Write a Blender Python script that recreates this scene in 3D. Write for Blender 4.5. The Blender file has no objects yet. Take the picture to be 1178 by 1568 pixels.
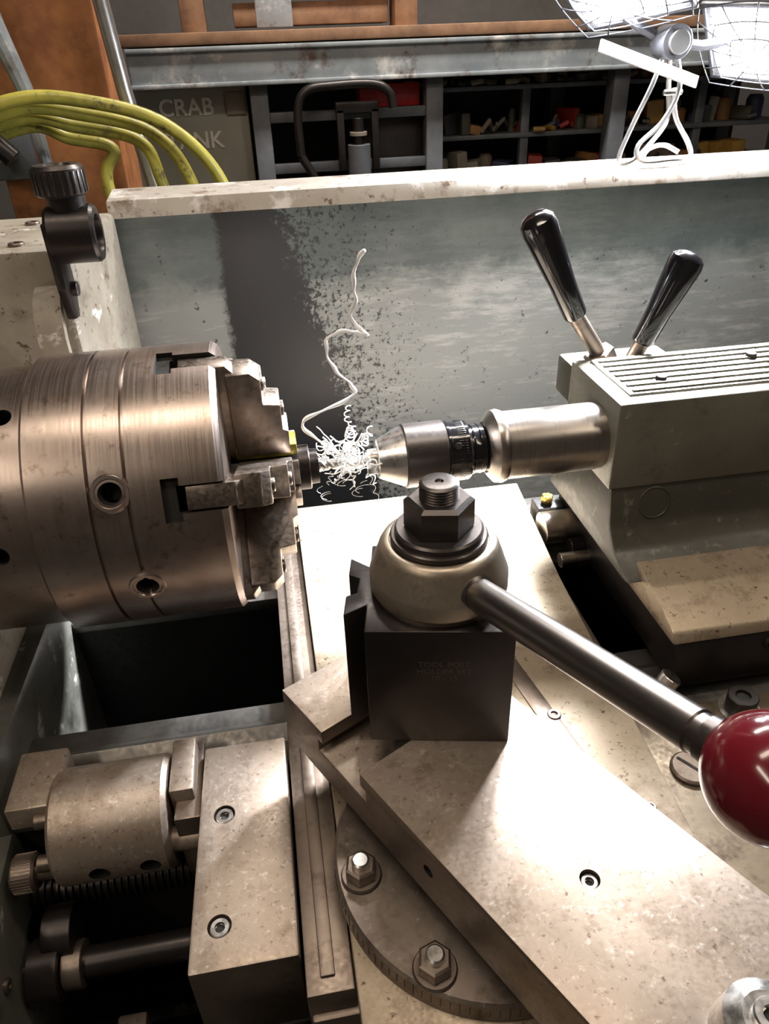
import bpy, bmesh, math, random
from mathutils import Vector, Matrix, noise
random.seed(4)
scene = bpy.context.scene
ZO = 115.0
V = Vector

# ------------------------------------------------------------------ materials
def mat(name, c1, c2=None, metallic=0.0, rough=.5, ns=25, bump=.1, bs=250, stretch=None,
        rvar=.15, spots=None, coat=0.0, detail=6, spec=.5, scratch=None):
    m = bpy.data.materials.new(name); m.use_nodes = True
    nt = m.node_tree; N = nt.nodes; L = nt.links
    b = N['Principled BSDF']
    b.inputs['Metallic'].default_value = metallic
    b.inputs['Specular IOR Level'].default_value = spec
    if coat: b.inputs['Coat Weight'].default_value = coat; b.inputs['Coat Roughness'].default_value = .08
    tc = N.new('ShaderNodeTexCoord'); mp = N.new('ShaderNodeMapping')
    L.new(tc.outputs['Object'], mp.inputs['Vector'])
    if stretch: mp.inputs['Scale'].default_value = stretch
    n1 = N.new('ShaderNodeTexNoise'); n1.inputs['Scale'].default_value = ns; n1.inputs['Detail'].default_value = detail
    n1.inputs['Roughness'].default_value = .65
    L.new(tc.outputs['Object'], n1.inputs['Vector'])
    r = N.new('ShaderNodeValToRGB'); r.color_ramp.elements[0].position = .35; r.color_ramp.elements[1].position = .65
    c2 = c2 or tuple(x*.75 for x in c1)
    r.color_ramp.elements[0].color = (*c2, 1); r.color_ramp.elements[1].color = (*c1, 1)
    L.new(n1.outputs['Fac'], r.inputs['Fac']); col = r.outputs['Color']
    def over(fac, sc, col):
        mx = N.new('ShaderNodeMix'); mx.data_type = 'RGBA'
        L.new(fac, mx.inputs['Factor']); L.new(col, mx.inputs['A']); mx.inputs['B'].default_value = (*sc, 1)
        return mx.outputs['Result']
    for (sc, th, scale, soft) in (spots or []):
        n3 = N.new('ShaderNodeTexNoise'); n3.inputs['Scale'].default_value = scale; n3.inputs['Detail'].default_value = 5
        n3.inputs['Roughness'].default_value = .7
        L.new(tc.outputs['Object'], n3.inputs['Vector'])
        mr = N.new('ShaderNodeMapRange'); mr.inputs['From Min'].default_value = th; mr.inputs['From Max'].default_value = th+soft
        L.new(n3.outputs['Fac'], mr.inputs['Value']); col = over(mr.outputs['Result'], sc, col)
    if scratch:
        for k, (ang, sc) in enumerate(((.5, scratch[0]), (-.8, scratch[0]), (1.3, scratch[1]), (-.1, scratch[1]))):
            mq = N.new('ShaderNodeMapping'); mq.inputs['Rotation'].default_value = (0, 0, ang); mq.inputs['Location'].default_value = (k*3.1, k*1.7, 0)
            mq2 = N.new('ShaderNodeMapping'); mq2.inputs['Scale'].default_value = (70, 1700, 70)
            L.new(tc.outputs['Object'], mq.inputs['Vector']); L.new(mq.outputs['Vector'], mq2.inputs['Vector'])
            n4 = N.new('ShaderNodeTexNoise'); n4.inputs['Scale'].default_value = 1; n4.inputs['Detail'].default_value = 1
            L.new(mq2.outputs['Vector'], n4.inputs['Vector'])
            mr = N.new('ShaderNodeMapRange'); mr.inputs['From Min'].default_value = .71; mr.inputs['From Max'].default_value = .78
            mr.inputs['To Max'].default_value = .45
            L.new(n4.outputs['Fac'], mr.inputs['Value']); col = over(mr.outputs['Result'], sc, col)
    L.new(col, b.inputs['Base Color'])
    n2 = N.new('ShaderNodeTexNoise'); n2.inputs['Scale'].default_value = bs; n2.inputs['Detail'].default_value = 4
    L.new(mp.outputs['Vector'], n2.inputs['Vector'])
    mr = N.new('ShaderNodeMapRange'); mr.inputs['From Min'].default_value = .3; mr.inputs['From Max'].default_value = .7
    mr.inputs['To Min'].default_value = max(.03, rough-rvar); mr.inputs['To Max'].default_value = min(1, rough+rvar)
    L.new(n2.outputs['Fac'], mr.inputs['Value']); L.new(mr.outputs['Result'], b.inputs['Roughness'])
    if bump:
        bp = N.new('ShaderNodeBump'); bp.inputs['Strength'].default_value = bump; bp.inputs['Distance'].default_value = .001
        L.new(n2.outputs['Fac'], bp.inputs['Height']); L.new(bp.outputs['Normal'], b.inputs['Normal'])
    return m

def emis(name, c, s):
    m = bpy.data.materials.new(name); m.use_nodes = True
    b = m.node_tree.nodes['Principled BSDF']
    b.inputs['Base Color'].default_value = (*c, 1)
    b.inputs['Emission Color'].default_value = (*c, 1); b.inputs['Emission Strength'].default_value = s
    return m

M_chuck = mat('chuck_steel', (.50,.43,.39), (.37,.305,.265), 1, .33, 10, .004, 5, (200,2,2), .05, [((.20,.145,.11), .52, 7, .28), ((.22,.16,.125), .57, 60, .14)])
M_jaw = mat('jaw_steel', (.40,.35,.31), (.25,.21,.18), 1, .38, 40, .08, 300, None, .10, [((.11,.08,.06), .56, 30, .14)])
M_quill = mat('quill_steel', (.56,.52,.48), (.46,.42,.38), 1, .29, 12, 0, 5, (300,2,2), .02, [((.32,.27,.23), .56, 16, .2)])
M_bright = mat('bright_steel', (.75,.74,.72), (.65,.63,.60), 1, .3, 40, .03, 200, None, .06)
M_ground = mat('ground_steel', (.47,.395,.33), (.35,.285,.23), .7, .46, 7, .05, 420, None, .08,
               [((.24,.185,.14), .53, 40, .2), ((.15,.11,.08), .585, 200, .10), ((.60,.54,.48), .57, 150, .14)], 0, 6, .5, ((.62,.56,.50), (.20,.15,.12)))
M_cross = mat('cross_slide_iron', (.47,.395,.30), (.36,.295,.215), .5, .46, 6, .05, 400, None, .08,
              [((.22,.165,.11), .54, 40, .2), ((.16,.11,.075), .55, 11, .25), ((.10,.07,.045), .60, 170, .08)], 0, 6, .5, ((.60,.54,.45), (.2,.15,.1)))
M_saddle = mat('saddle_iron', (.27,.225,.165), (.19,.155,.115), .5, .42, 10, .06, 300, None, .08,
              [((.08,.058,.04), .53, 22, .16)])
M_swivel = mat('swivel_iron', (.29,.245,.21), (.21,.175,.145), .85, .44, 14, .04, 350, None, .08, [((.11,.085,.065), .54, 36, .2), ((.40,.35,.31), .60, 170, .1)])
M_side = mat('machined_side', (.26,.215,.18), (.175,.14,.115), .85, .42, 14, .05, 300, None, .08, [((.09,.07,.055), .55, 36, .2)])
M_cap = mat('cap_nickel', (.47,.41,.335), (.39,.335,.27), .88, .43, 12, .03, 400, None, .05, [((.22,.175,.135), .56, 36, .2)])
M_black = mat('black_oxide', (.055,.047,.045), (.037,.033,.032), .75, .36, 14, .03, 400, None, .06)
M_blacks = mat('black_oxide_semi', (.12,.107,.102), (.08,.072,.068), .85, .35, 14, .03, 400, None, .06)
M_bar = mat('handle_steel', (.23,.215,.205), (.20,.185,.175), 1, .33, 6, 0, 300, None, .01)
M_dark = mat('dark_hole', (.012,.011,.01), None, 0, .7, 20, 0)
M_plastic = mat('black_plastic', (.012,.012,.014), (.008,.008,.01), 0, .14, 20, 0, 100, None, .04, None, .6)
M_red = mat('red_knob', (.15,.010,.018), (.13,.009,.016), 0, .16, 8, 0, 100, None, .03, None, .5)
M_olive = mat('olive_machine_paint', (.060,.057,.043), (.040,.038,.030), 0, .38, 9, .05, 150, None, .08, [((.13,.12,.095), .60, 60, .08)])
M_green = mat('grey_green_paint', (.155,.148,.118), (.105,.10,.08), 0, .40, 9, .06, 150, None, .08,
              [((.06,.05,.04), .55, 26, .22), ((.30,.29,.26), .64, 25, .05)])
M_bedp = mat('bed_paint', (.125,.125,.108), (.075,.075,.065), 0, .42, 9, .1, 150, None, .08,
              [((.03,.027,.022), .54, 22, .2), ((.36,.35,.33), .60, 18, .06)])
M_void2 = mat('bed_shade_black', (.012,.011,.010), (.008,.007,.007), 0, .5, 12, .05)  # near-black, so the bed's inner walls carry the gap's shade in their colour
M_head = mat('headstock_paint', (.36,.33,.27), (.24,.21,.165), 0, .5, 9, .12, 120, None, .1,
             [((.13,.095,.065), .53, 20, .18), ((.60,.58,.54), .62, 17, .05), ((.09,.06,.04), .60, 70, .06)])
M_rail = mat('worn_white_paint', (.55,.52,.47), (.40,.36,.31), 0, .5, 8, .12, 120, None, .1,
             [((.24,.185,.14), .54, 22, .12), ((.80,.79,.77), .55, 12, .08), ((.14,.10,.07), .61, 60, .06)])
M_white = mat('white_bracket', (.62,.62,.60), (.55,.55,.53), 0, .5, 8, 0)
M_void = mat('near_black', (.012,.012,.015), (.006,.006,.007), 0, .5, 10, .1)  # plain near-black for bed floor, chip tray and bench backing
M_bed = mat('bed_way_steel', (.20,.19,.175), (.11,.105,.10), .8, .40, 18, .06, 180, None, .1)
M_swarf = mat('swarf_steel', (.95,.95,.94), (.85,.85,.83), 0, .35, 60, 0, 100)
M_wood = mat('orange_post_wood', (.44,.18,.06), (.24,.085,.03), 0, .55, 14, .1, 30, (6,6,.6), .1, [((.10,.05,.03), .57, 9, .16)])
M_wood2 = mat('bench_wood', (.32,.18,.10), (.17,.09,.05), 0, .6, 14, .1, 30, (.6,6,6), .1)
M_beam = mat('blue_grey_beam', (.38,.41,.43), (.25,.285,.31), 0, .5, 10, .1, 60, None, .1,
             [((.13,.09,.07), .55, 11, .12), ((.70,.69,.66), .56, 6, .10)])
M_tank = mat('tank_paint', (.38,.37,.30), (.30,.29,.23), 0, .5, 6, .1, 80)
M_stencil = mat('stencil_white', (.95,.92,.80), (.70,.68,.58), 0, .7, 60, 0)
M_hose = mat('yellow_hose', (.52,.47,.08), (.30,.27,.05), 0, .38, 18, .1, 60, None, .08, [((.10,.085,.04), .56, 26, .1)])
M_frame = mat('cart_frame', (.16,.17,.19), (.10,.11,.12), .2, .5, 12, .1)
M_redp = mat('red_toolbox', (.50,.02,.02), (.34,.015,.015), 0, .4, 10, 0)
M_zinc = mat('zinc_wire', (.62,.61,.59), (.5,.49,.47), .9, .32, 30, 0, 50, None, .04)
M_guard = mat('guard_wire', (.05,.05,.055), (.04,.04,.045), .2, .6, 30, 0, spec=.2)
M_refl = mat('lamp_reflector', (.6,.6,.62), (.5,.5,.52), .6, .35, 30, 0)
M_lampbody = mat('lamp_housing', (.12,.12,.13), (.09,.09,.10), .4, .4, 20, 0)
M_led = emis('led_panel', (.90,.93,1.0), 170)
M_tube = emis('unseen_ceiling_tube', (1.0,.88,.74), 4)
M_wall = mat('wall_dim_plaster', (.14,.125,.115), (.10,.09,.08), 0, .8, 3, .1, 40)
M_ceil = mat('ceiling_boards', (.36,.30,.25), (.27,.22,.18), 0, .8, 4, .1, 40)
M_floor = mat('concrete_floor', (.11,.10,.095), (.07,.065,.06), 0, .7, 5, .2, 60)
M_brass = mat('brass', (.62,.45,.12), (.45,.3,.08), 1, .3, 20, .05)
M_yel = mat('yellow_layout', (.36,.31,.05), (.2,.17,.04), .5, .4, 40, 0)
M_etch = mat('etched_mark', (.10,.09,.085), (.085,.077,.072), .7, .5, 60, 0)
cl = [(.34,.03,.02),(.40,.23,.05),(.05,.06,.13),(.20,.15,.10),(.05,.05,.05),(.30,.26,.21),(.07,.07,.05),(.34,.16,.05)]
M_cl = [mat('clutter_%d' % i, c, None, 0, .5, 20, 0) for i, c in enumerate(cl)]

def backsplash_mat():
    m = bpy.data.materials.new('chip_guard_paint'); m.use_nodes = True
    nt = m.node_tree; N = nt.nodes; L = nt.links; b = N['Principled BSDF']
    tc = N.new('ShaderNodeTexCoord'); sx = N.new('ShaderNodeSeparateXYZ'); L.new(tc.outputs['Object'], sx.inputs[0])
    def noi(s, d=6, r=.7, vec=None):
        n = N.new('ShaderNodeTexNoise'); n.inputs['Scale'].default_value = s; n.inputs['Detail'].default_value = d
        n.inputs['Roughness'].default_value = r; L.new(vec or tc.outputs['Object'], n.inputs['Vector']); return n.outputs['Fac']
    def ma(op, a, c, clamp=False):
        n = N.new('ShaderNodeMath'); n.operation = op; n.use_clamp = clamp
        for i, v in enumerate((a, c)):
            if isinstance(v, (int, float)): n.inputs[i].default_value = v
            else: L.new(v, n.inputs[i])
        return n.outputs[0]
    def mix(f, A, Bc):
        mx = N.new('ShaderNodeMix'); mx.data_type = 'RGBA'
        L.new(f, mx.inputs['Factor'])
        if isinstance(A, tuple): mx.inputs['A'].default_value = (*A, 1)
        else: L.new(A, mx.inputs['A'])
        mx.inputs['B'].default_value = (*Bc, 1); return mx.outputs['Result']
    fine = noi(70, 8, .8); mid = noi(12); big = noi(5, 4)
    x = sx.outputs['X']; z = sx.outputs['Z']
    ramp = N.new('ShaderNodeValToRGB'); ramp.color_ramp.elements[0].position = .36; ramp.color_ramp.elements[1].position = .64
    ramp.color_ramp.elements[0].color = (.11,.138,.145, 1); ramp.color_ramp.elements[1].color = (.16,.195,.20, 1)
    L.new(mid, ramp.inputs['Fac'])
    mp = N.new('ShaderNodeMapping'); mp.inputs['Scale'].default_value = (.28, 1, 1.6); L.new(tc.outputs['Object'], mp.inputs['Vector'])
    st = noi(60, 7, .72, mp.outputs['Vector'])
    low = ma('MULTIPLY', ma('SUBTRACT', ma('ADD', 1.25, ma('MULTIPLY', ma('SUBTRACT', mid, .5), .08)), z), 26, True)
    col = mix(ma('MULTIPLY', low, .9), ramp.outputs['Color'], (.34,.37,.38))  # upper panel stays darker, the rail's shade painted into the colour
    # wide pale patches, streaked horizontally: glare painted in, mostly below the rail's shade
    glare = ma('MULTIPLY', ma('SUBTRACT', ma('ADD', ma('MULTIPLY', st, .6), ma('MULTIPLY', big, .4)), .49), 9, True)
    col = mix(ma('MULTIPLY', glare, ma('ADD', ma('MULTIPLY', low, .55), .08)), col, (.62,.65,.66))
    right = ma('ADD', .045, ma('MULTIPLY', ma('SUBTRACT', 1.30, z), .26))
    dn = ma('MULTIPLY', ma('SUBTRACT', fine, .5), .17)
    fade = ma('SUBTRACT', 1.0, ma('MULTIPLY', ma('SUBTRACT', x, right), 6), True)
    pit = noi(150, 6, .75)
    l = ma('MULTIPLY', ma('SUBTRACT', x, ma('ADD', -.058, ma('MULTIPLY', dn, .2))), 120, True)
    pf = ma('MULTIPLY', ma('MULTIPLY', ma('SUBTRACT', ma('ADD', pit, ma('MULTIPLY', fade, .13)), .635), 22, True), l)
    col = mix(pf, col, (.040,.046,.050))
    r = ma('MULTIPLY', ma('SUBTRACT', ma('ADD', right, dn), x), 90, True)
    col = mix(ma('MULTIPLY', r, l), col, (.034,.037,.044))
    sp = ma('MULTIPLY', ma('SUBTRACT', noi(60, 5, .75), .645), 25, True)
    col = mix(sp, col, (.05,.045,.04))
    L.new(col, b.inputs['Base Color']); b.inputs['Roughness'].default_value = .36
    bp = N.new('ShaderNodeBump'); bp.inputs['Strength'].default_value = .06; bp.inputs['Distance'].default_value = .001
    L.new(fine, bp.inputs['Height']); L.new(bp.outputs['Normal'], b.inputs['Normal'])
    return m
M_splash = backsplash_mat()

# ------------------------------------------------------------------ mesh builder (cm, spindle axis = origin)
class B:
    def __init__(s, name, mats, M=None):
        s.name = name; s.mats = mats; s.bm = bmesh.new(); s.M = M or Matrix.Identity(4)
    def _add(s, t, mi, L=None):
        for f in t.faces: f.material_index = mi
        if L is not None: t.transform(L)
        t.transform(s.M)
        bmesh.ops.recalc_face_normals(t, faces=t.faces)
        me = bpy.data.meshes.new('t'); t.to_mesh(me); t.free(); s.bm.from_mesh(me); bpy.data.meshes.remove(me)
    def box(s, c, d, mi=0, bev=.12, R=None):
        t = bmesh.new(); bmesh.ops.create_cube(t, size=1)
        t.transform(Matrix.Diagonal((*d, 1)))
        if bev: bmesh.ops.bevel(t, geom=t.edges[:], offset=min(bev, min(d)*.3), segments=2, affect='EDGES', profile=.5)
        L = Matrix.Translation(c)
        if R is not None: L = L @ R
        s._add(t, mi, L)
    def rev(s, prof, o, d, mi=0, seg=64, mis=None):
        t = bmesh.new(); rings = []
        for (h, r) in prof:
            if r < 1e-5: rings.append([t.verts.new((0, 0, h))])
            else: rings.append([t.verts.new((r*math.cos(2*math.pi*k/seg), r*math.sin(2*math.pi*k/seg), h)) for k in range(seg)])
        for i in range(len(rings)-1):
            a, b = rings[i], rings[i+1]
            for k in range(seg):
                k2 = (k+1) % seg
                if len(a) == 1 and len(b) == 1: continue
                if len(a) == 1: t.faces.new((a[0], b[k], b[k2]))
                elif len(b) == 1: t.faces.new((a[k], b[0], a[k2]))
                else: t.faces.new((a[k], b[k], b[k2], a[k2]))
        q = V(d).normalized().to_track_quat('Z', 'Y').to_matrix().to_4x4()
        s._add(t, mi, Matrix.Translation(o) @ q)
    def cyl(s, p0, p1, r0, mi=0, r1=None, seg=40, bev=.06):
        p0, p1 = V(p0), V(p1); h = (p1-p0).length; r1 = r0 if r1 is None else r1
        b = min(bev, h*.3, r0*.5, r1*.5)
        s.rev([(0, 0), (0, r0-b), (b, r0), (h-b, r1), (h, r1-b), (h, 0)], p0, p1-p0, mi, seg)
    def prism(s, poly, ax, lo, hi, mi=0, bev=.12, L=None):
        t = bmesh.new()
        f = {'z': lambda a, b, c: (a, b, c), 'x': lambda a, b, c: (c, a, b), 'y': lambda a, b, c: (a, c, b)}[ax]
        v0 = [t.verts.new(f(a, b, lo)) for a, b in poly]; v1 = [t.verts.new(f(a, b, hi)) for a, b in poly]
        n = len(poly); t.faces.new(v0[::-1]); t.faces.new(v1)
        for k in range(n): t.faces.new((v0[k], v0[(k+1) % n], v1[(k+1) % n], v1[k]))
        bmesh.ops.recalc_face_normals(t, faces=t.faces)
        if bev: bmesh.ops.bevel(t, geom=t.edges[:], offset=bev, segments=2, affect='EDGES', profile=.5)
        s._add(t, mi, L)
    def tube(s, pts, r, mi=0, seg=10, closed=False):
        pts = [V(p) for p in pts]; n = len(pts); t = bmesh.new(); rings = []
        up = None
        for i, p in enumerate(pts):
            a = pts[i-1] if (i > 0 or closed) else p; b = pts[(i+1) % n] if (i < n-1 or closed) else p
            tn = (b-a)
            if tn.length < 1e-6: tn = V((0, 0, 1))
            tn.normalize()
            if up is None:
                up = tn.orthogonal().normalized()
            up = (up - tn*up.dot(tn))
            if up.length < 1e-6: up = tn.orthogonal()
            up.normalize(); sd = tn.cross(up)
            rr = r[i] if isinstance(r, (list, tuple)) else r
            rings.append([t.verts.new(p + (up*math.cos(2*math.pi*k/seg)+sd*math.sin(2*math.pi*k/seg))*rr) for k in range(seg)])
        for i in range(n-1 if not closed else n):
            a, b = rings[i], rings[(i+1) % n]
            for k in range(seg): t.faces.new((a[k], b[k], b[(k+1) % seg], a[(k+1) % seg]))
        if not closed: t.faces.new(rings[0][::-1]); t.faces.new(rings[-1])
        s._add(t, mi)
    def sphere(s, c, r, mi=0, sc=(1, 1, 1)):
        t = bmesh.new(); bmesh.ops.create_uvsphere(t, u_segments=48, v_segments=32, radius=r)
        s._add(t, mi, Matrix.Translation(c) @ Matrix.Diagonal((*sc, 1)))
    def hexn(s, c, d, r, h, mi=0, rot=0):
        q = V(d).normalized().to_track_quat('Z', 'Y').to_matrix().to_4x4()
        t = bmesh.new(); b = r*.12
        rows = [(0, r-b*.3), (b*.5, r), (h-b*.8, r), (h, r-b*1.3)]
        rg = [[t.verts.new((rr*math.cos(rot+k*math.pi/3), rr*math.sin(rot+k*math.pi/3), z)) for k in range(6)] for z, rr in rows]
        for i in range(3):
            for k in range(6): t.faces.new((rg[i][k], rg[i+1][k], rg[i+1][(k+1) % 6], rg[i][(k+1) % 6]))
        t.faces.new(rg[0][::-1]); t.faces.new(rg[-1])
        s._add(t, mi, Matrix.Translation(c) @ q)
    def sock(s, c, d, r, h=.5, mi=0, md=1):
        d = V(d).normalized(); c = V(c)
        s.rev([(0, 0), (0, r), (h-.08, r), (h, r-.08), (h, r*.52), (h-.28, r*.5), (h-.28, 0)], c, d, mi, 32)
        s.hexn(c+d*(h-.27), d, r*.5, .04, md)
    def done(s, parent=None, cutter=None):
        def mk(bm, nm):
            for v in bm.verts: v.co = V((v.co.x, v.co.y, v.co.z+ZO))*.01
            me = bpy.data.meshes.new(nm); bm.to_mesh(me); bm.free()
            for m in s.mats: me.materials.append(m)
            ob = bpy.data.objects.new(nm, me); scene.collection.objects.link(ob); return ob
        ob = mk(s.bm, s.name)
        for cu in (cutter or []):
            co = mk(cu.bm, 'cut'); old = ob.data
            for slv in ('EXACT', 'FAST'):
                md = ob.modifiers.new('b', 'BOOLEAN'); md.object = co; md.operation = 'DIFFERENCE'; md.solver = slv
                if slv == 'EXACT': md.use_self = False
                dg = bpy.context.evaluated_depsgraph_get(); dg.update()
                me = bpy.data.meshes.new_from_object(ob.evaluated_get(dg))
                ob.modifiers.clear()
                if len(me.vertices) > len(old.vertices)*.8:
                    ob.data = me; me.name = s.name; break
            bpy.data.objects.remove(co)
        me = ob.data
        me.polygons.foreach_set('use_smooth', [True]*len(me.polygons))
        me.set_sharp_from_angle(angle=math.radians(32))
        if parent: ob.parent = parent
        return ob

def empty(name):
    r = bpy.data.objects.new(name, None); scene.collection.objects.link(r); return r
def thread(z0, z1, r, p=.22):
    pr = [(z0, 0), (z0, r-.12)]; z = z0
    while z < z1-p: pr += [(z+p*.5, r), (z+p, r-.12)]; z += p
    pr += [(z1, r-.15), (z1, 0)]
    return pr

# ------------------------------------------------------------------ camera
Rv = V((.985, -.1663, -.0331)).normalized(); Fv = V((.124, .839, -.530)); Fv = (Fv - Rv*Fv.dot(Rv)).normalized(); Uv = Rv.cross(Fv)
cam = bpy.data.cameras.new('camera'); co = bpy.data.objects.new('camera', cam); scene.collection.objects.link(co)
mm = Matrix((Rv, Uv, -Fv)).transposed().to_4x4(); mm.translation = V((0, -64.4, 34.4+ZO))*.01
co.matrix_world = mm; cam.sensor_fit = 'VERTICAL'; cam.sensor_height = 36; cam.sensor_width = 27; cam.lens = 26; cam.clip_start = .02
scene.camera = co

# ------------------------------------------------------------------ room
def slab(name, c, d, m):
    b = B(name, [m]); b.box(c, d, 0, 0); return b.done()
slab('floor', (20, 0, -120), (560, 560, 10), M_floor)
slab('ceiling', (20, 0, 165), (560, 560, 10), M_ceil)
slab('wall_back', (20, 255, 22.5), (560, 10, 275), M_wall)
slab('wall_front', (20, -255, 22.5), (560, 10, 275), M_wall)
slab('wall_left', (-255, 0, 22.5), (10, 500, 275), M_wall)
slab('wall_right', (295, 0, 22.5), (10, 500, 275), M_wall)

lathe = empty('metal_lathe')
# ------------------------------------------------------------------ lathe bed
b = B('lathe_bed', [M_bed, M_void, M_bedp, M_void2])
b.prism([(5.6,-20),(8,-20),(10,-18.3),(12,-20),(21,-20),(21,-21.4),(5.6,-21.4)], 'x', -33, 150, 0)
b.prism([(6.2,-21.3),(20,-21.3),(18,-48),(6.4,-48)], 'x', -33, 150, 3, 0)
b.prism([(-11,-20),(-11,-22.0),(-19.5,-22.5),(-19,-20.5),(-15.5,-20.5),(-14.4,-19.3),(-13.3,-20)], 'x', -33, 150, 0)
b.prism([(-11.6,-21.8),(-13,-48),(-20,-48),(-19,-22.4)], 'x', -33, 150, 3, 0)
b.box((58, 1, -50), (182, 44, 5), 1, 0)
for x in (20, 60, 100): b.box((x, -3, -36), (4, 16, 18), 3, .3)
b.box((120, 0, -84), (50, 46, 62), 2, 1); b.box((-60, 0, -84), (60, 50, 62), 2, 1)
b.box((30, 0, -84), (140, 44, 61), 2, 1)
b.done(lathe)
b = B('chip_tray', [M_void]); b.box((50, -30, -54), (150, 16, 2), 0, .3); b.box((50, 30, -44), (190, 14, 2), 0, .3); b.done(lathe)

# ------------------------------------------------------------------ headstock
b = B('headstock', [M_head, M_bedp, M_dark, M_side])
b.prism([(-19.5,14.6),(-16.8,34),(-90,34),(-90,14.6)], 'z', -30, 19, 0, .6)
b.prism([(-28.5,-19),(-28.5,15.2),(-90,15.2),(-90,-19)], 'z', -30, 13, 0, .8)
b.prism([(-27,-20),(-26,16),(-90,16),(-90,-20)], 'z', -49, -15.2, 1, .8)
b.prism([(-26,-40),(-27,-18),(-90,-18),(-90,-40)], 'z', -70, -22, 1, .8)
for x, y in ((-40, 20), (-24, 17.5), (-25, 29), (-50, 28)): b.sock((x, y, 19), (0, 0, 1), .8, .3, 3, 2)
for y, z in ((-30,-27),(-23,-34),(-31,-40)): b.sock((-26.6, y, z), (1, 0, 0), .6, .45, 3, 2)
b.done(lathe)

# ------------------------------------------------------------------ chuck
root = empty('lathe_chuck')
def rad(a): return V((0, -math.cos(math.radians(a)), math.sin(math.radians(a))))
def radM(a):
    z = rad(a); x = V((1, 0, 0)); y = z.cross(x)
    return Matrix((x, y, z)).transposed().to_4x4()
mats = [M_chuck, M_dark, M_jaw]
b = B('chuck_body', mats)
def gr(x): return [(x-.16, 12.7), (x-.10, 12.3), (x+.10, 12.3), (x+.16, 12.7)]
b.rev([(-28,0),(-28,12.0),(-20.75,12.0),(-20.7,12.2),(-20.5,12.2),(-20.45,12.45),(-20.2,12.7)] + gr(-15.5) + gr(-12.6) +
      [(-5.5,12.7),(-5,12.3),(-5,3.4),(-9.5,3.4),(-9.5,0)], (0,0,0), (1,0,0), 0, 160)
jang = [81+60*k for k in range(6)]
cu = B('cut', mats)
for a in jang:
    cu.M = radM(a); cu.box((-6.3, 0, 11.7), (5.2, 2.3, 4.0), 1, 0)
cu2 = B('cut', mats)
for a in jang:
    cu2.M = radM(a); cu2.box((-9.3, 0, 12.6), (1.4, 3.6, 1.0), 1, 0)
cu3 = B('cut', mats)
socks = [(-13.9, 26), (-12.6, -14), (-22.0, 61), (-23.3, 6), (-13.9, 146), (-12.6, 186)]
for x, a in socks:
    cu3.rev([(10.2,0),(10.2,.75),(12.3,.8),(13.4,1.2),(13.4,0)], V((x, 0, 0)), rad(a), 1, 24)
ch = b.done(root, [cu, cu2, cu3])
b = B('socket_collars', mats)
for x, a in socks[:2]+socks[4:]:
    b.rev([(12.2,1.62),(12.62,1.6),(12.78,1.45),(12.78,1.2),(12.3,.95),(11.4,.92)], V((x, 0, 0)), rad(a), 0, 40)
    b.M = Matrix.Translation((x, 0, 0)) @ radM(a) ; b.box((0,0,10.9),(1.25,1.25,.5),1,0); b.M = Matrix.Identity(4)
b.done(root)
for i, a in enumerate(jang):
    b = B('jaw_%d' % (i+1), [M_jaw, M_dark, M_yel], radM(a))
    b.prism([(-8.2,2.6),(-3.6,2.6),(-3.6,11.6),(-4.2,12.3),(-8.2,12.3)], 'y', -1.0, 1.0, 0, .1)
    b.prism([(-4.3,2.9),(.6,2.9),(.6,5.4),(.1,5.6),(.1,8.2),(-1.4,8.4),(-1.4,10.9),(-2.2,11.6),(-4.3,11.6)], 'y', -1.45, 1.45, 0, .12)
    b.prism([(-4.5,2.35),(1.2,2.35),(1.2,3.6),(-4.5,3.6)], 'y', -1.1, 1.1, 2 if i == 0 else 0, .1)
    b.sock((-.1, 0, 6.9), (1, 0, 0), .62, .5, 0, 1); b.sock((-1.6, 0, 9.7), (1, 0, 0), .62, .5, 0, 1)
    b.done(root)

b = B('workpiece_stub', [M_black, M_bright]); b.rev([(-8,0),(-8,2.2),(2.2,2.2),(2.3,2.1),(2.3,1.75),(3.1,1.7),(3.1,0)], (0,0,0), (1,0,0), 0, 48); b.done()

root = empty('drill_chuck')
b = B('body', [M_bright, M_blacks, M_plastic, M_dark])
b.rev([(8.9,0),(8.9,1.75),(9.0,1.95),(11.4,3.0),(11.55,3.05)], (0,0,0), (1,0,0), 0, 64)
b.rev([(11.5,0),(11.5,3.1),(11.65,3.22),(15.6,3.22),(15.75,3.05),(15.75,0)], (0,0,0), (1,0,0), 1, 64)
b.rev([(15.7,0),(15.7,3.0),(15.85,3.1),(16.1,3.1),(16.15,3.0),(17.9,3.0),(18.1,2.85),(18.1,2.5),(18.2,2.45),(19.6,2.45),(19.8,2.2),(19.8,0)], (0,0,0), (1,0,0), 2, 64)
for x in (18.5, 19.2): b.rev([(x-.1,2.44),(x-.06,2.52),(x+.06,2.52),(x+.1,2.44)], (0,0,0), (1,0,0), 2, 48)
for k in range(72):
    b.M = radM(k*5); b.box((17.2, 0, 2.98), (.8, .12, .08), 2, .03)
for a in (35, 155, 275): b.M = radM(a); b.cyl((16.6,0,2.9), (16.6,0,3.1), .35, 3, None, 20, .02)
for a in (60, 180, 300): b.M = radM(a); b.box((8.7, 0, .95), (1.6, .7, 1.0), 0, .08)
b.done(root)
b = B('drill_bit', [M_bright])
b.cyl((5.2,0,0), (9,0,0), .55, 0, None, 24)
for ph in (0, math.pi):
    b.tube([(3+.08*i, .33*math.cos(ph+i*.35), .33*math.sin(ph+i*.35)) for i in range(32)], .24, 0, 8)
b.cyl((2.9,0,0), (5.5,0,0), .25, 0, None, 16)
b.done(root)

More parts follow.
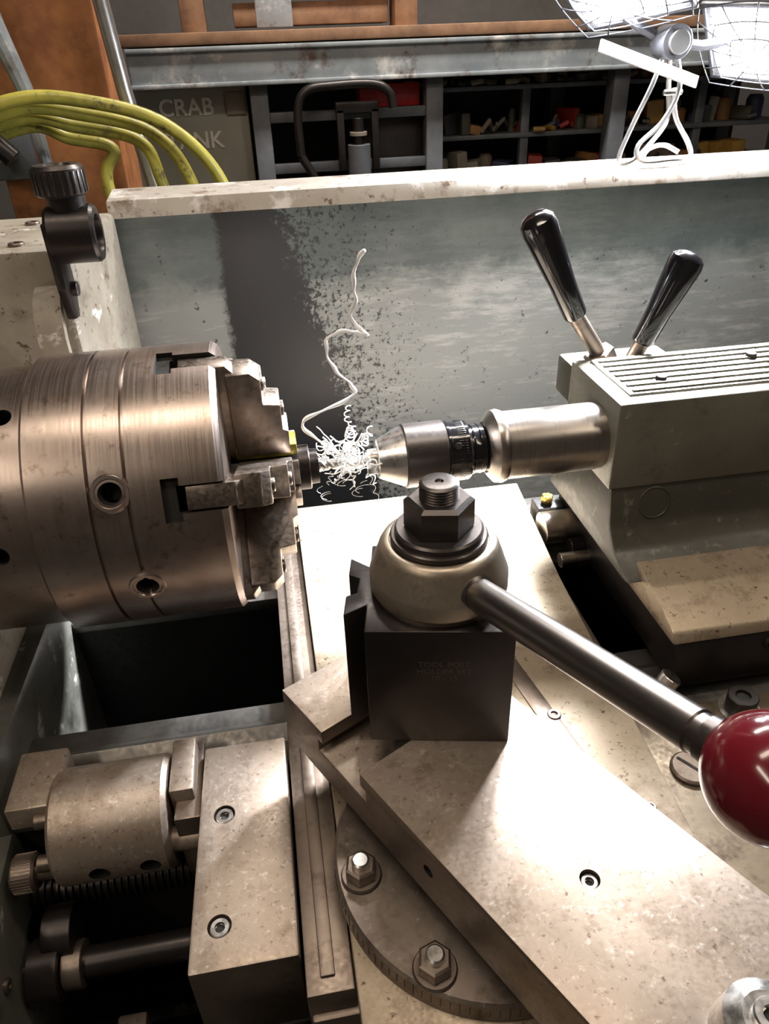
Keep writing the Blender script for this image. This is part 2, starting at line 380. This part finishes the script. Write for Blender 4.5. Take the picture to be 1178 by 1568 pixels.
# ------------------------------------------------------------------ tailstock
root = empty('tailstock')
b = B('quill', [M_quill, M_dark])
b.rev([(19.9,0),(19.9,2.6),(20.3,3.2),(20.7,3.65),(21.3,3.75),(21.7,3.6),(21.75,3.45),(40,3.45),(40,0)], (0,0,0), (1,0,0), 0, 96)
b.done(root)
b = B('casting', [M_green, M_olive, M_cross, M_black, M_bright, M_dark])
b.box((59, 1.9, .5), (54.4, 12.4, 9.4), 0, .35)
b.box((61, 2.2, 5.25), (55, 9.6, .35), 4, .1)
for k in range(7): b.box((61, -2.0+1.35*k, 5.5), (54, .45, .25), 0, .1)
for x, y in ((38, 0), (50, 3.6)): b.cyl((x, y, 5.4), (x, y, 5.9), .55, 3)
b.prism([(-4.0,-3.6),(-4.9,-8.2),(-6.5,-10.2),(-10,-12),(12,-12),(10,-8),(8,-3.6)], 'x', 32.2, 86, 1, .4)
b.prism([(-8.2,-10.9),(-11.6,-11.2),(-16.6,-13.0),(-17,-14.2),(14,-14.2),(12,-10.9)], 'x', 34, 84, 2, .3)
b.prism([(-16.8,-14.1),(-17.3,-16.2),(-17.8,-19.0),(14,-19),(14,-14.1)], 'x', 34.6, 83.5, 3, .25)
nrm = V((0, -4.6, .9)).normalized(); c0 = V((37, -4.5, -6.1))
b.rev([(-.3,0),(-.3,1.75),(.06,1.75),(.1,1.7),(.1,1.62),(.04,1.58),(.04,0)], c0, nrm, 1, 48)
for x in (44, 52): b.sock((x, -17.1, -15.4), (0, -1, 0), .6, .35, 3, 5)
b.done(root)
def lever(name, p0, pm, p1):
    b = B(name, [M_plastic, M_side]); p0, pm, p1 = V(p0), V(pm), V(p1)
    b.cyl(p0, pm, .85, 1)
    ax = (p1-pm); h = ax.length
    b.rev([(-.1,0),(-.1,1.1),(.2,1.25),(h*.35,1.35),(h*.7,1.7),(h*.88,1.85),(h*.95,1.7),(h*.99,1.2),(h*1.01,.6),(h*1.015,0)], pm, ax, 0, 40)
    b.hexn(p0-ax.normalized()*1.5, ax, 1.7, 2.0, 1)
    return b.done()
l1 = lever('tailstock_lever', (35.6, 9.4, 5.0), (31.9, 8.4, 10.0), (26.4, 8, 20.4))
l2 = lever('tailstock_lever', (39.4, 9.4, 3.5), (40.2, 8.9, 6.2), (43.6, 8, 15.6))
b = B('lever_bracket', [M_olive]); b.box((38, 10.3, 2.2), (12, 4.4, 4.5), 0, .5); b.done(root)

# ------------------------------------------------------------------ saddle + cross slide
b = B('carriage_saddle', [M_saddle, M_side, M_black, M_bright, M_dark, M_olive])
b.prism([(28,-38),(32,-38.5),(56,-34),(56,-20),(27,-20)], 'z', -23, -18.9, 0, .3)
b.prism([(-2.6,-40),(31,-40),(31,22),(-2.6,22)], 'z', -23.5, -20.3, 1, .3)
b.prism([(-2.7,-39.5),(.5,-39.5),(.5,19),(-2.7,19)], 'z', -22, -17.9, 1, .1)
b.box((-1.2, -10, -17.75), (1.0, 57, .3), 1, .1)
b.prism([(-10,-40),(30,-40),(30,-44),(-10,-44)], 'z', -60, -24, 5, .5)
b.rev([(0,0),(0,1.75),(.35,1.75),(.5,1.55),(.5,0)], (31.2,-27,-18.9), (0,0,1), 1, 40)
b.box((31.2,-27,-18.41), (.28, 2.7, .1), 4, 0, Matrix.Rotation(.6, 4, 'Z'))
b.sock((39,-21.6,-18.9), (0,0,1), 1.35, 1.9, 2, 4); b.rev([(0,0),(0,1.9),(.2,1.9),(.2,0)], (39,-21.6,-18.9), (0,0,1), 3, 32)
b.cyl((36,-33,-18.9),(36,-33,-18.3),.8,3)
b.cyl((31.6,-18.5,-20), (33.5,-18.5,-16.5), 1.0, 3)
b.done(lathe)
b = B('cross_slide', [M_cross, M_side, M_dark, M_bright])
b.prism([(.6,20.5),(.6,-56),(25.6,-56),(27.2,-37),(29.2,-1),(31.2,20.5)], 'z', -20.4, -17, 0, .15)
b.prism([(17.6,-8),(19.4,-9),(24.2,-36),(22.3,-36)], 'z', -17.2, -16.88, 1, .03)
b.sock((21.2,-20.5,-17.2), (0,0,1), .62, .45, 1, 2)
b.sock((18.0,-14.5,-17.2), (0,0,1), .3, .3, 1, 2)
b.sock((25.2,-31,-17.2), (0,0,1), .5, .4, 1, 2)
b.done(lathe)
b = B('taper_attachment_rods', [M_quill, M_black, M_brass, M_void2])
b.cyl((30.5,8.8,-17), (37.5,8.8,-17), 2.1, 0); b.cyl((31,3.5,-18.2), (36,3.5,-18.2), .9, 0)
b.cyl((33,5.6,-18), (35.5,5.6,-18), 1.1, 1); b.hexn((32.5,12.6,-15.5),(0,0,1),.8,.9,2); b.box((34.5,13,-17.6),(7,3,3.6),3,.3)
b.done(lathe)

# ------------------------------------------------------------------ compound slide
ang = math.atan2(.475, .88)
CM = Matrix.Translation((-2.4, -21.5, 0)) @ Matrix.Rotation(ang, 4, 'Z')
root = empty('compound_slide')
mats = [M_ground, M_side, M_dark, M_bright, M_swivel, M_black]
b = B('top_slide', mats, CM)
b.prism([(0,-8.0),(-5.6,-8.0),(-5.6,-9.3),(-5.0,-9.3),(-5.0,-10.4),(-10.9,-10.4),(-10.9,-9.3),(-10.3,-9.3),(-10.3,-8.0),(-50,-8.0),(-50,-13.2),(0,-13.2)],
        'x', 0, 13.4, 0, .1)
cu = B('cut', mats, CM)
cu.rev([(-1,0),(-1,.45),(1.2,.45),(1.2,0)], (0,-17.6,-10.4), (1,0,0), 2, 24)
cu2 = B('cut', mats, CM)
cu2.rev([(-.9,0),(-.9,.62),(1,.62),(1,0)], (6.2,-25.2,-8), (0,0,1), 1, 32)
ts = b.done(root, [cu, cu2])
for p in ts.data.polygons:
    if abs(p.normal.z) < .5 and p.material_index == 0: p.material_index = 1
b = B('slide_screws', mats, CM)
b.sock((6.2,-25.2,-8.9), (0,0,1), .55, .65, 3, 2)
b.done(root)
b = B('slide_base', mats, CM)
b.prism([(.7,-1.5),(12.6,-1.5),(12.6,-46),(.7,-46)], 'z', -15.1, -13.1, 5, .1)
b.done(root)
b = B('feed_bracket', mats, CM)
b.box((6.7,-52,-10.5), (12.6,4,5.6), 3, .6)
b.rev([(0,0),(0,2.2),(.5,2.4),(2.4,2.1),(2.9,1.3),(2.9,0)], (5.6,-36.0,-8), (0,0,1), 3, 40)
b.sock((5.6,-36.0,-5.2), (0,0,1), .9, .5, 3, 2)
b.done(root)
b = B('swivel_base', mats)
b.rev([(-17.1,0),(-17.1,11.1),(-15.35,11.1),(-15.15,10.9),(-15.15,0)], (11.2,-32.6,0), (0,0,1), 4, 128)
for x, y in ((1.9,-33.5),(5.6,-40.6),(20.5,-31.5)):
    b.rev([(0,0),(0,1.4),(.15,1.45),(.3,1.35),(.3,0)], (x,y,-15.15), (0,0,1), 1, 32)
    b.hexn((x,y,-14.85), (0,0,1), 1.15, 1.1, 1, .3)
    b.rev([(0,0),(0,.62),(.4,.62),(.5,.5),(.5,0)], (x,y,-13.75), (0,0,1), 3, 24)
for k in range(40):
    a = math.radians(150+k*3.2); b.M = Matrix.Translation((11.2,-32.6,0)) @ Matrix.Rotation(a, 4, 'Z')
    b.box((11.1, 0, -16), (.06, .05, .8 if k % 5 else 1.3), 5, 0)
b.done(root)

# ------------------------------------------------------------------ tool post
TM = Matrix.Translation((9.6, -24.0, 0)) @ Matrix.Rotation(math.radians(-12), 4, 'Z')
root = empty('quick_change_tool_post')
mats = [M_black, M_blacks, M_cap, M_bright, M_dark, M_bar, M_red, M_etch]
b = B('block', mats, TM)
h = 4.95
b.prism([(-h,-h),(h,-h),(h,h),(2.6,h),(3.3,h+1.5),(-3.3,h+1.5),(-2.6,h),(-h,h),(-h,2.2),(-h-1.5,3.3),(-h-1.5,1.2),(-h-.7,.8),(-h-.7,-.8),(-h-1.5,-1.2),(-h-1.5,-3.3),(-h,-2.2)],
        'z', -8, 2.3, 0, .1)
b.box((-h-.55,0,-2.9), (.5,2.0,9.6), 1, .05)
b.done(root)
b = B('cap', mats, TM)
b.rev([(2.3,0),(2.3,4.5),(2.7,4.55),(2.75,4.7),(2.9,4.8),(3.9,4.8),(4.1,4.72),(5.9,4.1),(6.25,3.9),(6.4,3.65),(6.4,3.4),(6.3,3.35),(6.3,0)], (0,0,0), (0,0,1), 2, 96)
b.done(root)
b = B('washers_and_nut', mats, TM)
b.rev([(6.2,0),(6.2,3.3),(6.75,3.3),(6.85,3.2),(6.85,3.0),(7.2,3.0),(7.35,2.85),(7.35,0)], (0,0,0), (0,0,1), 1, 64)
b.hexn((0,0,7.3), (0,0,1), 2.35, 2.3, 1, .0)
b.rev(thread(9.5,10.7,1.32,.2)[:-2]+[(10.75,1.05),(10.75,.3),(10.6,.2),(10.6,0)], (0,0,0), (0,0,1), 1, 40)
b.done(root)
b = B('handle', mats)
p0, p1 = V((10.9,-27.2,4.2)), V((18.35,-46.9,8.15)); ax = (p1-p0).normalized(); hl = (p1-p0).length
b.rev([(-.6,0),(-.6,1.3),(.4,1.38),(1.0,1.32),(1.15,1.12),(hl-3.6,1.12),(hl-3.5,1.02),(hl-2.0,1.02),(hl-2.0,0)], p0, ax, 5, 64)
b.cyl(p0-ax*1.2, p0+ax*.2, 1.5, 1)
b.rev([(hl-3.1,0),(hl-3.1,1.0),(hl-3.0,1.15),(hl-2.2,1.2),(hl-2.2,0)], p0, ax, 1, 48)
b.done(root)
b = B('knob', mats); b.sphere(p1+ax*.1, 2.8, 6); b.done(root)
def text(name, s, size, M, m, parent, ext=.0003):
    cu = bpy.data.curves.new(name, 'FONT'); cu.body = s; cu.size = size; cu.extrude = ext; cu.align_x = 'CENTER'; cu.align_y = 'CENTER'
    cu.space_line = .95
    o = bpy.data.objects.new(name, cu); scene.collection.objects.link(o)
    o.matrix_world = M; cu.materials.append(m); o.parent = parent; return o
def cmM(M):
    M = M.copy(); t = V(M.translation); M.translation = (t + V((0,0,ZO)))*.01; return M
text('etched_label', 'TOOL POST\nHOLDER SET\n10 - 15', .0065, cmM(TM @ Matrix.Translation((.3,-h-.005,-1.2)) @ Matrix.Rotation(math.pi/2, 4, 'X')), M_etch, root, .00005)

# ------------------------------------------------------------------ carriage stop block (lower left)
mats = [M_ground, M_side, M_dark, M_bright, M_black]
b = B('carriage_stop_block', mats)
b.prism([(-9.9,-18.1),(-2.9,-18.1),(-2.9,-37.2),(-10.4,-37.2)], 'z', -25.8, -17, 0, .25)
cu = B('cut', mats)
for x, y in ((-8.1,-25.2),(-8.3,-34.2)): cu.rev([(-.9,0),(-.9,.85),(1,.85),(1,0)], (x,y,-17), (0,0,1), 1, 32)
blk = b.done(None, [cu])
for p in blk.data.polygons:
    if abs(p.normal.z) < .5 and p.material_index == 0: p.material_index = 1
b = B('block_screws', mats)
for x, y in ((-8.1,-25.2),(-8.3,-34.2)): b.sock((x,y,-17.88), (0,0,1), .72, .75, 3, 2)
b.done(blk)

SM = Matrix.Translation((1.0, .4, .7))
b = B('turret_carriage_stop', mats, SM)
c = (0,-21.5,-21.2)
b.rev([(-23.2,0),(-23.2,4.4),(-22.9,4.7),(-14.2,4.7),(-13.8,4.4),(-13.8,0)], c, (1,0,0), 0, 72)
cu = B('cut', mats, SM)
for x, a in ((-19.6,-8),(-15.6,-8)):
    cu.rev([(3,0),(3,.85),(6,.85),(6,0)], V(c)+V((x,0,0)), rad(a), 2, 24)
st = b.done(None, [cu])
b = B('stop_details', mats, SM)
b.box((-24.6,-19.5,-18.3), (4,6,2.4), 0, .2); b.box((-12.6,-20.3,-18.6), (2,5.5,3.0), 0, .2); b.box((-12.2,-20.8,-22), (2.2,8,7), 1, .2)
b.cyl((-14,-24.3,-21.5), (-11.3,-24.3,-21.5), 1.0, 0)
for k in range(5): b.cyl((-23.2, c[1]+3*math.cos(k*1.256+2), c[2]+3*math.sin(k*1.256+2)), (-24.4-.2*k, c[1]+3*math.cos(k*1.256+2), c[2]+3*math.sin(k*1.256+2)), .7, 1)
b.rev([(-26.9,0),(-26.9,1.35),(-26.7,1.5),(-25.2,1.5),(-25,1.35),(-25,.8),(-22.5,.8),(-22.5,0)], (0,-24.2,-22.8), (1,0,0), 1, 36)
for k in range(36):
    b.M = SM @ Matrix.Translation((0,-24.2,-22.8)) @ radM(k*10); b.box((-26.0,0,1.5),(1.5,.1,.12),1,.02)
b.done(st)

b = B('lead_screw', [M_side, M_black])
pr = [(-33,0),(-33,1.3)]; x = -33
while x < -2: pr += [(x+.1,1.6),(x+.3,1.6),(x+.4,1.3),(x+.6,1.3)]; x += .6
pr += [(-2,0)]
b.rev(pr, (0,-21,-29), (1,0,0), 1, 32); b.done(lathe)
b = B('feed_rod', [M_black, M_bright, M_side])
b.cyl((-33,-27,-31), (60,-27,-31), 1.25, 0); b.cyl((-26,-27,-31), (-23.5,-27,-31), 2.6, 0); b.cyl((-23.4,-27,-31), (-21.8,-27,-31), 1.9, 2)
b.cyl((-24.8,-25,-29.0), (-22.4,-25,-29.0), 2.2, 0)
b.done(lathe)
b = B('control_rod', [M_bright, M_side, M_black])
b.cyl((-33,-32,-37), (60,-32,-37), 1.0, 2); b.box((-17.5,-33,-35), (2.4,3,7), 1, .3); b.cyl((-17.5,-36,-36),(-17.5,-36,-45),.7,0)
b.box((-13.5,-34,-36), (5,2,1.4), 0, .2); b.cyl((-21,-34,-38),(-19.5,-34,-38),1.8,2); b.cyl((-25.8,-34,-33),(-24,-34,-33),1.0,0)
b.cyl((-25.8,-37,-41),(-22,-37,-41),.8,1)
b.done(lathe)

# ------------------------------------------------------------------ chuck guard pivot
b = B('chuck_guard_pivot', [M_black, M_dark, M_blacks, M_head])
b.rev([(-19.3,1.2),(-19.3,2.4),(-19,2.6),(-15.2,2.6),(-14.9,2.4),(-14.9,1.7),(-15.2,1.6),(-18,1.6),(-18,0)], (0,12.6,20.6), (1,0,0), 0, 48)
b.cyl((-17.2,12.8,22.4), (-17.2,12.8,24.2), 1.7, 0)
b.rev([(24,0),(24,2.1),(24.2,2.3),(26.3,2.3),(26.6,2.0),(26.6,1.3),(26.4,1.2),(26.4,0)], (-17.4,12.8,0), (0,0,1), 2, 40)
for k in range(24):
    b.M = Matrix.Translation((-17.4,12.8,0)) @ Matrix.Rotation(k*math.pi/12, 4, 'Z'); b.box((2.28,0,25.2),(.2,.3,1.9),2,.05)
b.M = Matrix.Identity(4)
b.prism([(10.4,22),(14.4,22),(14.4,15),(13.2,12.7),(11.6,12.9),(10.6,16)], 'x', -19.5, -18.6, 0, .15)
b.cyl((-18.8,12.6,15.6),(-18.0,12.6,15.6),.7,2)
arc = [(14.4,15.6),(12.4,14.9),(11.2,13.4),(10.6,11.4),(10.6,9.2)]
b.prism(arc+[(p+1.0, q-.3) for p, q in arc[::-1]], 'x', -22.5, -19.9, 3, 0)
b.done(lathe)

# ------------------------------------------------------------------ splash guard
b = B('splash_guard', [M_splash, M_rail, M_green])
b.prism([(35,18.6),(35.8,18.6),(36.6,-6),(39,-40),(38.2,-40),(35.8,-6)], 'x', -24, 150, 0, 0)
b.prism([(33.6,18.2),(33.9,20.2),(40.2,20.7),(40.2,17),(39.4,17),(39.4,19.6),(35.5,19.2),(35.5,18.2)], 'x', -17.5, 152, 1, .12)
b.done(lathe)

# ------------------------------------------------------------------ work light
root = empty('twin_head_work_light')
mats = [M_lampbody, M_led, M_zinc, M_white, M_guard, M_refl]
def head(name, c, tgt, w, hh, roll, energy):
    c = V(c); d = (V(tgt)-c).normalized()
    q = d.to_track_quat('Z', 'Y').to_matrix().to_4x4()
    M = Matrix.Translation(c) @ q @ Matrix.Rotation(roll, 4, 'Z')
    b = B(name, mats, M)
    b.box((0,0,-1.8), (w,hh,3.2), 0, .5)
    b.box((0,0,-.1), (w*.94,hh*.92,.2), 5, 0)
    b.box((0,0,.05), (w*.78,hh*.80,.2), 1, 0)
    for sx in (-1, 1): b.box((sx*w*.48,0,.0), (.5,hh,.5), 0, .1)
    for sy in (-1, 1): b.box((0,sy*hh*.48,.0), (w,.5,.5), 0, .1)
    for k in range(1, 4): b.box((0,0,-3.2), (w*.2*k, hh*.8, .6), 0, .1)
    def P(u, v): return (u*w*.55, v*hh*.58, .6 + 1.6*(1-max(abs(u), abs(v))**2))
    for s in (1, .7, .4):
        ring = []
        for k in range(40):
            a = 2*math.pi*k/40; cx, sy = math.cos(a), math.sin(a); m_ = max(abs(cx), abs(sy))**.6; ring.append(P(s*cx/m_, s*sy/m_))
        b.tube(ring, .09, 4, 6, True)
    for k in range(12):
        a = 2*math.pi*k/12; cx, sy = math.cos(a), math.sin(a); m_ = max(abs(cx), abs(sy))**.6
        b.tube([P(s*cx/m_, s*sy/m_) for s in (.2,.4,.6,.8,1)], .09, 4, 6)
    b.done(root)
    ld = bpy.data.lights.new(name+'_lamp', 'AREA'); ld.shape = 'RECTANGLE'; ld.size = w*.006; ld.size_y = hh*.006
    ld.energy = energy; ld.color = (.93,.95,1.0); ld.spread = math.radians(66)
    lo = bpy.data.objects.new(name+'_lamp', ld); scene.collection.objects.link(lo)
    lo.matrix_world = cmM(M @ Matrix.Translation((0,0,.35)) @ Matrix.Rotation(math.pi, 4, 'X')); lo.parent = root
head('head_a', (44.5, 34, 39.4), (14, 9, -14), 15, 10, .2, 6.2)
head('head_b', (64, 34, 33.4), (19, 7, -14), 15, 11, -.1, 6.2)
b = B('stand', mats)
b.prism([(-7,-.7),(7,-.7),(7,.7),(-7,.7)], 'z', -.15, .15, 3, .05,
        Matrix.Translation((49.5,34.5,31.8)) @ Matrix.Rotation(math.radians(18), 4, 'Y') @ Matrix.Rotation(math.radians(70), 4, 'X'))
b.cyl((52.3,37,34), (52.3,33.5,34), 1.9, 0); b.cyl((52.3,33.5,34), (52.3,32.9,34), 1.3, 2)
b.tube([(46,36,37),(49,36.5,35.5),(52.3,36.5,34.2),(57,36.5,33.5),(62,36,34)], .6, 0, 10)
def sm(pts, n=6):
    pts = [V(p) for p in pts]; o = []
    for i in range(len(pts)-1):
        p0 = pts[max(i-1,0)]; p1 = pts[i]; p2 = pts[i+1]; p3 = pts[min(i+2,len(pts)-1)]
        for k in range(n):
            t = k/n; o.append(.5*((2*p1)+(-p0+p2)*t+(2*p0-5*p1+4*p2-p3)*t*t+(-p0+3*p1-3*p2+p3)*t**3))
    o.append(pts[-1]); return o
b.tube(sm([(52,36,33),(51,36,29.5),(49,36,25),(47.5,35.5,21.2),(49,34.6,21.1),(52,36,23),(54.5,37.4,25.5),(54,37.4,29),(53,36.5,33)]), .32, 2, 8)
b.tube(sm([(53.6,36,33),(54.2,35,29),(52.6,35,25.4),(49.5,34.6,22.8),(50,34.0,21.1),(54,34.0,21.1),(57,34.8,21.1),(57.2,36,22.6),(55.4,37,25.6),(54.6,37,29)]), .32, 2, 8)
b.tube(sm([(50.3,34.6,21.2),(51.5,35.6,22.2),(54,36.4,22.5),(56,36.0,21.6)]), .3, 2, 8)
b.cyl((52.5,35.6,28.6),(54.9,35.6,28.6),.35,2)
b.done(root)

# ------------------------------------------------------------------ swarf
b = B('metal_swarf', [M_swarf])
path = sm([(8.9,2,19.6),(8.2,2,18.6),(7.8,2,17),(7.9,2,15.5),(7.4,2,13.8),(8.2,1.6,12.7),(8.9,2,12),(7.6,2,12.4),(6.3,2,12.5),(5.1,2,11.9),(5.0,2,10.4),(5.7,2,8.8),(7.0,2,7.3),(7.3,2,6.3),(5.5,1.4,5.6),(3.2,1,5.0),(2.0,1,4.2),(2.6,1,3.0),(4.2,0,2.0),(5.5,-.4,1)], 14)
hp = [p + V((math.cos(i*.42)*.06, math.sin(i*.42)*.06, 0)) for i, p in enumerate(path)]
b.tube(hp, [.17+.06*math.sin(i*.3) for i in range(len(hp))], 0, 6)
hp = [p + V((math.cos(i*.9)*.25, math.sin(i*.9)*.25, 0)) for i, p in enumerate(sm([(6.6,1.5,5.3),(6.3,1,4.2),(6.9,.6,3.2),(6.0,0,2.2),(6.8,-.5,1.4)], 16))]
b.tube(hp, .06, 0, 5)
for j in range(40):
    c = V((5.8+random.gauss(0,1.4), random.gauss(-.3,.9), random.gauss(.5,1.15))); d = V((random.uniform(-1,1), random.uniform(-1,1), random.uniform(-1,1))).normalized()
    e = d.orthogonal().normalized(); f = d.cross(e); R = random.uniform(.12,.55); n = random.randint(14,40); pit = random.uniform(.03,.10)
    b.tube([c + d*pit*i + (e*math.cos(i*.55)+f*math.sin(i*.55))*R*(1-.008*i) for i in range(n)], random.uniform(.035,.08), 0, 5)
for j in range(16):   # loose stringy ribbons
    p = V((5.8+random.gauss(0,1), random.gauss(-.3,.6), random.gauss(.6,.8))); q = []
    v = V((random.uniform(-1,1), random.uniform(-.6,.6), random.uniform(-.7,1)))
    for i in range(9):
        q.append(p.copy()); v += V((random.uniform(-.8,.8), random.uniform(-.5,.5), random.uniform(-.8,.8))); p += v.normalized()*.5
    b.tube(sm(q, 4), random.uniform(.05,.10), 0, 5)
for j in range(12):
    c = V((random.uniform(3.0,7.5), random.uniform(-1.5,1), random.uniform(-4,-1.5))); R = random.uniform(.2,.7)
    b.tube([c + V((math.cos(i*.35)*R, math.sin(i*.35)*R*.6, -.05*i+.4)) for i in range(random.randint(8,20))], .03, 0, 5)
for j in range(50):
    c = V((random.uniform(1.6,24), random.uniform(-14,18), -16.88)); R = random.uniform(.08,.35); a0 = random.random()*6
    b.tube([c + V((math.cos(a0+i*.5)*R, math.sin(a0+i*.5)*R, .02*i)) for i in range(random.randint(4,10))], .035, 0, 5)
for j in range(22):
    c = V((random.uniform(-8,-3), random.uniform(-37,-19), -16.9)); R = random.uniform(.04,.1)
    b.tube([c + V((math.cos(i*.6)*R, math.sin(i*.6)*R, .01*i)) for i in range(5)], .025, 0, 4)
b.done()

# ------------------------------------------------------------------ background
b = B('wooden_post', [M_wood, M_dark]); b.box((-33, 98, 22), (21, 20, 274), 0, .6)
b.done()
b = B('steel_conduit', [M_zinc]); b.tube([(-22.6,84,150),(-22,84,60),(-19.5,84,30),(-16.5,82,10),(-16.5,82,-115)], 1.3, 0, 16); b.done()
b = B('steel_pry_bar', [M_beam]); b.tube([(-39,84,58),(-37.2,82.5,40),(-34.5,80.5,31),(-34,80.5,20),(-34,80.5,-60),(-35,80.5,-115)], [1.0,1.6,1.3,1,1,1], 0, 10); b.done()
b = B('yellow_air_hose', [M_hose, M_black])
ends = [((-5.0,70,17),(-3.5,71,4)), ((-10,72,17),(-8,72,2)), ((-15,74,17),(-13,74,2)), ((-24,76,17),(-22,75,0))]
for k, (e, e2) in enumerate(ends):
    y = e[1]
    b.tube(sm([(-60,y-2,18-k),(-46,y-2,25.5-k*1.1),(-34,y-1,29.8-k*1.3),(-24-k*1.5,y,29.3-k*1.8),((e[0]-24)*.5+2,y,25.6-k*1.2),(e[0],y,e[2]),e2,(e2[0]-4,y,-20),(e2[0]-16,y,-30),(e2[0]-32,y,-22),(-58,y,0)], 10), .98, 0, 12)
b.tube([(-60,69,22),(-46,69,25),(-38,69,24.5),(-36,69,22)], 1.6, 1, 12)
b.done()
b = B('hose_hook', [M_frame]); b.box((-41,83,21.5), (3,10,2), 0, .4); b.box((-41,87,21.5), (8,2,9), 0, .4); b.done()

b = B('storage_bench', [M_beam, M_wood2, M_frame, M_wood, M_void])
b.box((70,150,32.2), (192,6,8.4), 0, .4); b.box((70,147.5,35.9), (192,3,1), 0, .2); b.box((70,147.5,28.5), (192,3,1), 0, .2)
b.box((70,175,38), (196,54,2.6), 1, .3)
for x in (4, 49, 100, 160): b.box((x,152,-42), (4.5,5,144), 2, .3)
for x in (4, 49, 100, 160): b.box((x,198,-42), (4.5,5,144), 2, .3)
b.box((27,152,20.5), (44,3,2.4), 2, .2); b.box((27,152,8.5), (44,3,2.4), 2, .2)
for x in (-10, 44, 110): b.box((x,165,52), (6,8,26), 1, .3)
b.box((17,165,49), (48,4,3), 3, .3); b.box((20,170,43), (40,10,5), 1, .3); b.box((80,165,52), (56,5,4), 3, .3)
b.box((10,158,47), (9,1,14), 0, .2)
for z in (24.5, 12.5, 2, -12, -40): b.box((104,180,z), (108,38,1.2), 2, .2)
for x in (51, 78, 131, 157): b.box((x,163,-45), (2.4,2.4,140), 2, .2)
b.box((70,204,-30), (196,3,130), 4, 0)
b.done()
b = B('shelf_supplies', M_cl)
for z in (25.15, 13.15, 2.65):
    x = 53
    while x < 155:
        w = random.uniform(1.5,6); hgt = random.uniform(1.2,6.5 if z < 20 else 2.6); mi = random.choice([0,1,2,3,3,4,4,4,5,6,6,7]); x += w/2
        y = random.uniform(165,171)
        if random.random() < .5: b.box((x,y,z+hgt/2), (w*.9,8,hgt), mi, .25, Matrix.Rotation(random.uniform(-.6,.6),4,'Z') @ Matrix.Rotation(random.uniform(-.2,.2),4,'Y'))
        elif random.random() < .4: b.rev([(0,0),(0,w*.42),(hgt*.8,w*.42),(hgt,w*.3),(hgt,0)], (x,y,z), (0,0,1), mi, 20)
        else: b.tube([(x-w*.5,y-5,z+.7),(x,y-6,z+hgt*.6),(x+w*.5,y-2,z+.9),(x+w*.8,y-4,z+hgt*.4)], .7, mi, 8)
        x += w/2 + random.uniform(-1.0,.6)
b.done()
root = empty('crab_tank')
b = B('tank', [M_tank, M_frame, M_cl[5]]); b.box((-15,170,-43.5), (32,30,143), 0, .5); b.box((-2,154.6,24), (5,.6,5), 2, .1); b.done(root)
for t_, z, xx in (('CRAB', 23.4, -14.5), ('TANK', 15.8, -13.5)):
    text('stencil_'+t_.lower(), t_, .054, cmM(Matrix.Translation((xx,154.8,z)) @ Matrix.Rotation(math.pi/2,4,'X')), M_stencil, root, .001).data.offset = .001
b = B('hydraulic_bottle_jack', [M_black, M_frame, M_cl[5]])
b.box((28,146,22.3),(11,3,2.6),0,.3); b.box((23.6,146,15),(1.8,3,14),0,.2); b.box((32.4,146,15),(1.8,3,14),0,.2)
b.cyl((28,145,6),(28,145,14),2.9,1); b.cyl((28,145,14),(28,145,20),1.4,0); b.cyl((28,145,16.0),(28,145,16.9),2.2,2); b.box((28,144,4),(14,8,3.5),0,.4)
b.box((28,144,-56.5),(12,7,117),0,.5)
b.tube(sm([(13,144,12),(13,144,22),(15.5,144,26.4),(22,144,27.3),(32,144,27.3),(36,144,25.4),(37,144,22)]), 1.1, 0, 12)
b.tube(sm([(13,144,12),(17,144,4),(19,144,-10),(19,144,-60)]), 1.1, 0, 12)
b.done()
b = B('red_toolbox', [M_redp, M_black]); b.box((38,158,24.3),(16,8,5.4),0,.5); b.box((38,158,27.3),(9,1,1.2),1,.3); b.box((38,162,-48),(18,14,139),1,.5); b.done()

# ------------------------------------------------------------------ unseen ceiling fixtures, added for warm fill and metal reflections
def fixture(c, ln, rot, e, col=(1,.84,.68)):
    r = empty('unseen_ceiling_light')
    M = Matrix.Translation(c) @ Matrix.Rotation(rot, 4, 'Z')
    b = B('fixture_body', [M_white, M_tube], M)
    b.box((0,0,2), (ln+6,22,5), 0, .4)
    for y in (-6, 6): b.cyl((-ln/2,y,-1.6), (ln/2,y,-1.6), 1.9, 1, None, 16)
    b.done(r)
    ld = bpy.data.lights.new('tube_light', 'AREA'); ld.shape = 'RECTANGLE'; ld.size = ln*.01; ld.size_y = .18; ld.energy = e; ld.color = col
    lo = bpy.data.objects.new('tube_light', ld); scene.collection.objects.link(lo)
    lo.matrix_world = cmM(M @ Matrix.Translation((0,0,-3.9))); lo.parent = r
fixture((0,-30,155.5), 120, 0, 7.5)
fixture((-110,-120,155.5), 120, math.pi/2, 8)
fixture((130,-90,155.5), 120, math.pi/2, 4.5)
fixture((60,110,155.5), 120, 0, 38, (1,.94,.88))

w = bpy.data.worlds.new('world'); scene.world = w; w.use_nodes = True
w.node_tree.nodes['Background'].inputs[0].default_value = (.9,.85,.8,1); w.node_tree.nodes['Background'].inputs[1].default_value = .05
scene.view_settings.view_transform = 'Standard'
scene.view_settings.exposure = 0.2
